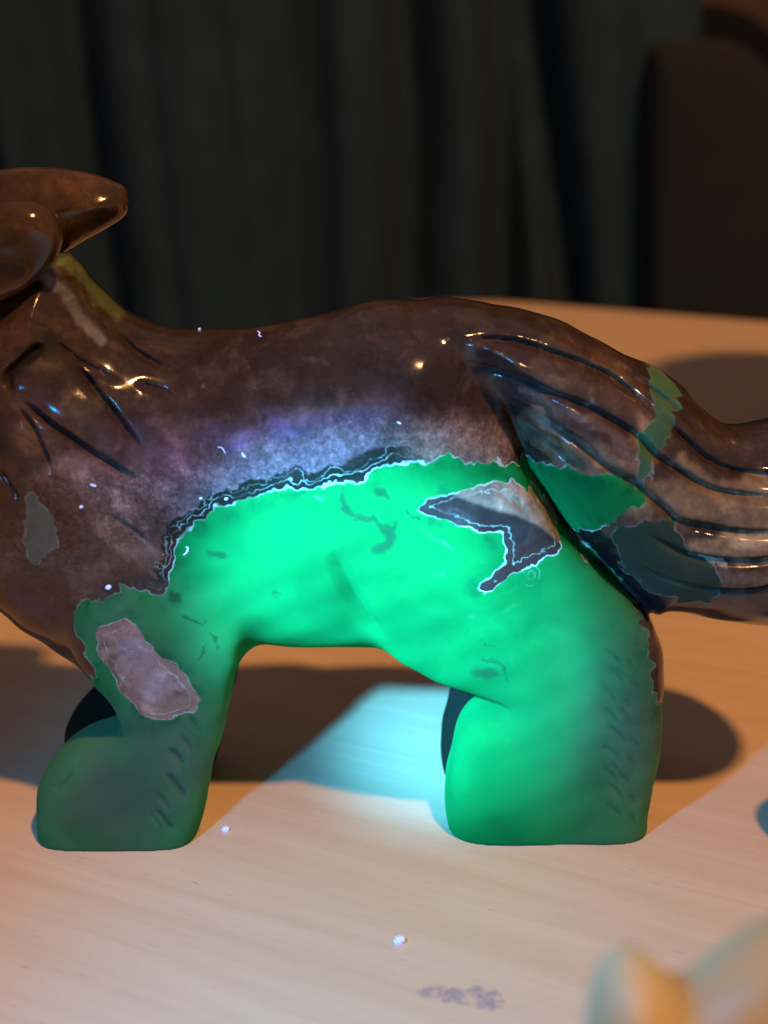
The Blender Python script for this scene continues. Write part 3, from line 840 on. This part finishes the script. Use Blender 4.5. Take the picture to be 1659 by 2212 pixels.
    sub = n.math('MULTIPLY', green, n.math('SUBTRACT', 1.0, n.math('MULTIPLY', ln, 0.8)))
    n.put(n.b.inputs['Subsurface Weight'], n.math('MULTIPLY', sub, 0.9))
    n.b.inputs['Subsurface Radius'].default_value = (0.35, 1.0, 0.6)
    n.b.inputs['Subsurface Scale'].default_value = 0.0030
    sat = n.math('MAXIMUM', n.attr('satin').outputs['Fac'], green)
    n.put(n.b.inputs['Roughness'], n.math('ADD', n.step(mid, 0.2, 0.8, 0.08, 0.17), n.math('MULTIPLY', sat, 0.35)))
    n.put(n.b.inputs['Specular IOR Level'], n.math('MULTIPLY', n.math('POWER', n.math('SUBTRACT', 1.0, n.math('MULTIPLY', n.math('MAXIMUM', sat, n.attr('cut').outputs['Fac']), 0.97)), 3.0), 0.45))
    n.b.inputs['IOR'].default_value = 1.54
    n.bump(n.math('ADD', n.math('MULTIPLY', mid, 0.5), n.math('MULTIPLY', finen, 0.2)), 0.06, 0.0005)
    return n.m
STONE = stone_material()

fox = bpy.data.objects.new('stone_fox_figurine', None)
COL.objects.link(fox)
tag(fox, 'polished brown and green agate fox figurine glowing green under ultraviolet light', 'figurine')

def put_attrs(o, ids, data, tintv):
    me = o.data
    for k, arr in data.items():
        a = me.attributes.new(k, 'FLOAT', 'POINT')
        a.data.foreach_set('value', np.asarray(arr, np.float32)[ids])
    a = me.attributes.new('tint', 'FLOAT_COLOR', 'POINT')
    rgba = np.ones((len(ids), 4), np.float32); rgba[:, :3] = tintv[ids]
    a.data.foreach_set('color', rgba.ravel())

for k, nm in enumerate(('body', 'tail', 'head')):
    q = Q[owner == k]
    ids = np.unique(q)
    remap = np.full(len(V), -1, np.int32); remap[ids] = np.arange(len(ids))
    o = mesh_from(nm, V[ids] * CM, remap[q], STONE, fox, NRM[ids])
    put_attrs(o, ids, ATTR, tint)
fox.children[1]['label'] = 'thick brown tail carved with flowing grooves'

def solid(name, L, u, mat, parent, hollow=None):
    lo = L.A.min(0) - 0.1; hi = L.A.max(0) + 0.1
    a0, a1 = [int(np.clip((t - org[0]) / H, 0, NX - 1)) for t in (lo[0], hi[0])]
    b0, b1 = [int(np.clip((t - org[2]) / H, 0, NZ - 1)) for t in (lo[1], hi[1])]
    f = field(L, u)[a0:a1 + 2, :, b0:b1 + 2]
    if hollow is not None:
        c, rx, ry, rz, amt = hollow
        X, Y, Z = gx[a0:a1 + 2][:, None, None], gy[None, :, None], gz[b0:b1 + 2][None, None, :]
        f = f + amt * np.exp(-((X - c[0]) / rx) ** 2 - ((Y - c[1]) / ry) ** 2 - ((Z - c[2]) / rz) ** 2)
    f = f.astype(np.float32)
    o0 = org + H * np.array([a0, 0, b0])
    v, q = surface_nets(f, o0, H)
    o = mesh_from(name, v * CM, q, mat, parent)
    n = len(v)
    z = np.full(n, 5.0)
    dat = {k: np.zeros(n) for k in ATTR}
    dat['sg'] = z; dat['si'] = z; dat['ring'] = z
    tv = np.tile(np.array([0.068, 0.036, 0.018]), (n, 1))
    return o, v, dat, tv

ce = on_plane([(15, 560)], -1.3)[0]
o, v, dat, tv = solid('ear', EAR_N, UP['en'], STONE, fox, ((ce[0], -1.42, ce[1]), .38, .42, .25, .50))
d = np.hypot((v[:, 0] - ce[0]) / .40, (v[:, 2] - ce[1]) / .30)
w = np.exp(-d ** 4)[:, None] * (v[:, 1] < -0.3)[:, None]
tv = tv * (1 - 0.9 * w) + np.array([0.008, 0.007, 0.011]) * 0.9 * w  # shade of the ear hollow painted into its colour
put_attrs(o, np.arange(len(v)), dat, tv)
o['label'] = 'near rounded ear with dark hollow'
o, v, dat, tv = solid('ear', EAR_F, UP['ef'], STONE, fox)
A = on_plane(spline([(238, 385), (236, 420), (222, 455), (190, 500)], 4), 0.1)
d, _ = seg_dist(v[:, [0, 2]].astype(float), A, False)
w = np.exp(-(d / .05) ** 2)[:, None]
tv = tv * (1 - 0.75 * w) + np.array([0.04, 0.042, 0.035]) * 0.75 * w
put_attrs(o, np.arange(len(v)), dat, tv)
o['label'] = 'far ear pointing back, crossed by a dark vein'

# ------------------------------------------------------------------ pale stone carving close to the lens, lower right
def carving(name, pts, y, T, R, mat, res=0.03):
    L = Layer(pts, y, T, R)
    lo = L.A.min(0) - 0.15; hi = L.A.max(0) + 0.15
    x = np.arange(lo[0], hi[0], res); yy = np.arange(y - T - .15, y + T + .15, res); z = np.arange(-0.1, hi[1], res)
    X2, Z2 = np.meshgrid(x, z, indexing='ij')
    u = np.maximum(0, (R + poly_sd(np.column_stack([X2.ravel(), Z2.ravel()]), L.A)) / R).reshape(X2.shape)
    f = (np.sqrt((u * u)[:, None, :] + (((yy - y) / T) ** 2)[None, :, None]) - 1) * min(R, T)
    f = np.maximum(f, -z[None, None, :])
    v, q = surface_nets(f.astype(np.float32), np.array([x[0], yy[0], z[0]]), res)
    return mesh_from(name, v * CM, q, mat)

def pale_material():
    n = NT('pale_chalcedony')
    v = n.coord()
    c = n.mix(n.step(n.noise(v, 1.2, 4, 0.55), 0.3, 0.7), (0.50, 0.38, 0.20), (0.56, 0.43, 0.24))
    n.put(n.b.inputs['Base Color'], c)
    n.b.inputs['Subsurface Weight'].default_value = 0.8
    n.b.inputs['Subsurface Radius'].default_value = (1.0, 0.9, 0.8)
    n.b.inputs['Subsurface Scale'].default_value = 0.008
    n.b.inputs['Roughness'].default_value = 0.42
    n.b.inputs['Specular IOR Level'].default_value = 0.35
    return n.m
PALE = pale_material()
pc = carving('pale_stone_carving', [(1262, 2330), (1264, 2230), (1280, 2150), (1314, 2096), (1360, 2074), (1405, 2084), (1442, 2116), (1472, 2138), (1502, 2128), (1548, 2092), (1612, 2048), (1690, 2012), (1780, 2000), (1880, 2050), (1970, 2180), (2010, 2400), (2000, 2640), (1950, 3000), (1330, 3000), (1278, 2600)], -9.8, 0.42, 0.36, PALE)
tag(pc, 'blurred pale honey coloured stone carving at the lower right corner', 'carving')

def shadow_caster(name, c, rad, h, mat, label):
    # added unseen stone beyond the right edge, placed only to cast a shadow
    n, m = 28, 16
    Vv = [(c[0], c[1], 0.0)]
    for j in range(1, m):
        t = j / m
        rr = rad * (math.sin(math.pi * min(t * 0.94 + 0.06, 1)) ** 0.62)
        for i in range(n):
            a = 2 * math.pi * i / n
            k = 1 + 0.10 * math.sin(2 * a + 1 + t) + 0.05 * math.sin(3 * a + 4 * t)
            Vv.append((c[0] + rr * k * math.cos(a), c[1] + rr * k * math.sin(a), h * t))
    Vv.append((c[0], c[1], h))
    Ff = []
    for i in range(n):
        Ff.append((0, 1 + (i + 1) % n, 1 + i))
        for j in range(m - 2):
            p, q = 1 + j * n, 1 + (j + 1) * n
            Ff.append((p + i, p + (i + 1) % n, q + (i + 1) % n, q + i))
        Ff.append((1 + (m - 2) * n + i, 1 + (m - 2) * n + (i + 1) % n, len(Vv) - 1))
    me = bpy.data.meshes.new(name)
    me.from_pydata([tuple(np.array(p) * CM) for p in Vv], [], Ff)
    me.update(); me.materials.append(mat)
    for f in me.polygons: f.use_smooth = True
    o = bpy.data.objects.new(name, me); COL.objects.link(o)
    tag(o, label, 'stone')
CASTER = plain_material('caster_stone', (0.10, 0.07, 0.055), (0.16, 0.11, 0.08), 1.5, 0.25, 0.5)
shadow_caster('small_shadow_caster', (5.72, -1.35), 0.72, 2.2, CASTER, 'small unseen stone added beyond the right edge to cast the bluish shadow beside the hind paw')
shadow_caster('tall_shadow_caster', (15.2, 14.5), 5.0, 20.0, CASTER, 'tall unseen stone added beyond the right edge to cast the grey shadow behind the tail')

# ------------------------------------------------------------------ lint and dust that light up under the torch
def lint_material():
    n = NT('bright_lint')
    n.b.inputs['Base Color'].default_value = (0.62, 0.68, 0.85, 1)
    n.b.inputs['Roughness'].default_value = 0.9
    n.b.inputs['Emission Color'].default_value = (0.22, 0.32, 1.0, 1)
    n.b.inputs['Emission Strength'].default_value = 0.55
    return n.m
LINT = lint_material()
dg = bpy.context.evaluated_depsgraph_get()
def hit(u, v):
    d = ray(u, v)
    ok, p, nn, *_ = sc.ray_cast(dg, Vector(CAM * CM), Vector(d).normalized(), distance=2.0)
    return (np.array(p) / CM, np.array(nn)) if ok else (None, None)
def lint(pts, r, label, where):
    """a short thread lying on the surface"""
    P = []
    for u, v in pts:
        p, nn = hit(u, v)
        if p is None: return
        P.append(p + nn * r * 0.7)
    P = np.array(P)
    P = spline(P, 4) if len(P) > 1 else P
    if len(P) == 1:
        P = np.array([P[0] + np.array([t, 0.2 * t, 0.35 * t]) * r for t in np.linspace(-1.05, 1.05, 7)])
    N, K = len(P), 8
    V_ = []
    for i in range(N):
        t = P[min(i + 1, N - 1)] - P[max(i - 1, 0)]; t /= np.linalg.norm(t) + 1e-9
        a = np.cross(t, [0.3, 0.8, 0.5]); a /= np.linalg.norm(a); b = np.cross(t, a)
        rr = r * math.sqrt(max(0.06, math.sin(math.pi * (i + 0.5) / N))) * (1 + 0.2 * math.sin(3.1 * i + P[i][0] * 9))
        for k in range(K):
            an = 2 * math.pi * k / K
            V_.append(P[i] + rr * (a * math.cos(an) + b * math.sin(an)))
    Fq = [(i * K + k, i * K + (k + 1) % K, (i + 1) * K + (k + 1) % K, (i + 1) * K + k) for i in range(N - 1) for k in range(K)]
    me = bpy.data.meshes.new('lint')
    me.from_pydata([tuple(np.array(p) * CM) for p in V_], [], Fq + [tuple(range(K - 1, -1, -1)), tuple(range((N - 1) * K, N * K))])
    me.update(); me.materials.append(LINT)
    o = bpy.data.objects.new('lint_thread' if len(pts) > 1 else 'dust_speck', me)
    COL.objects.link(o)
    tag(o, label, 'lint' if len(pts) > 1 else 'dust', 'glowing lint and dust')
lint([(556, 716), (561, 720), (560, 726), (566, 728)], .010, 'blue glowing lint thread on the top of the fox back', 0)
lint([(431, 713)], .016, 'tiny blue dust speck on the saddle of the back near the neck', 0)
lint([(524, 978), (526, 984), (531, 988)], .013, 'bright white blue lint curl above the green belly, left of centre', 0)
lint([(470, 966), (480, 968), (487, 980)], .006, 'thin violet lint hair beside the bright curl', 0)
lint([(195, 1046), (202, 1048), (208, 1050)], .014, 'short violet lint on the chest below the deep groove', 0)
lint([(176, 1094)], .018, 'violet dust speck on the lower chest', 0)
lint([(235, 1268)], .028, 'bright blue dust grain at the top edge of the front leg', 0)
lint([(396, 1199), (404, 1192), (406, 1183), (401, 1181)], .011, 'curled blue lint at the left end of the green zone', 0)
lint([(489, 1077)], .016, 'white dust speck on the dark rim over the green belly', 0)
lint([(434, 1076)], .014, 'violet dust speck left above the dark rim', 0)
lint([(487, 1796)], .040, 'white glowing dust flake on the table right of the front paw', 0)
lint([(862, 2038)], .050, 'round white glowing dust speck on the table in the foreground', 0)
lint([(858, 912), (866, 915)], .010, 'pale lint on the flank high above the belly', 0)
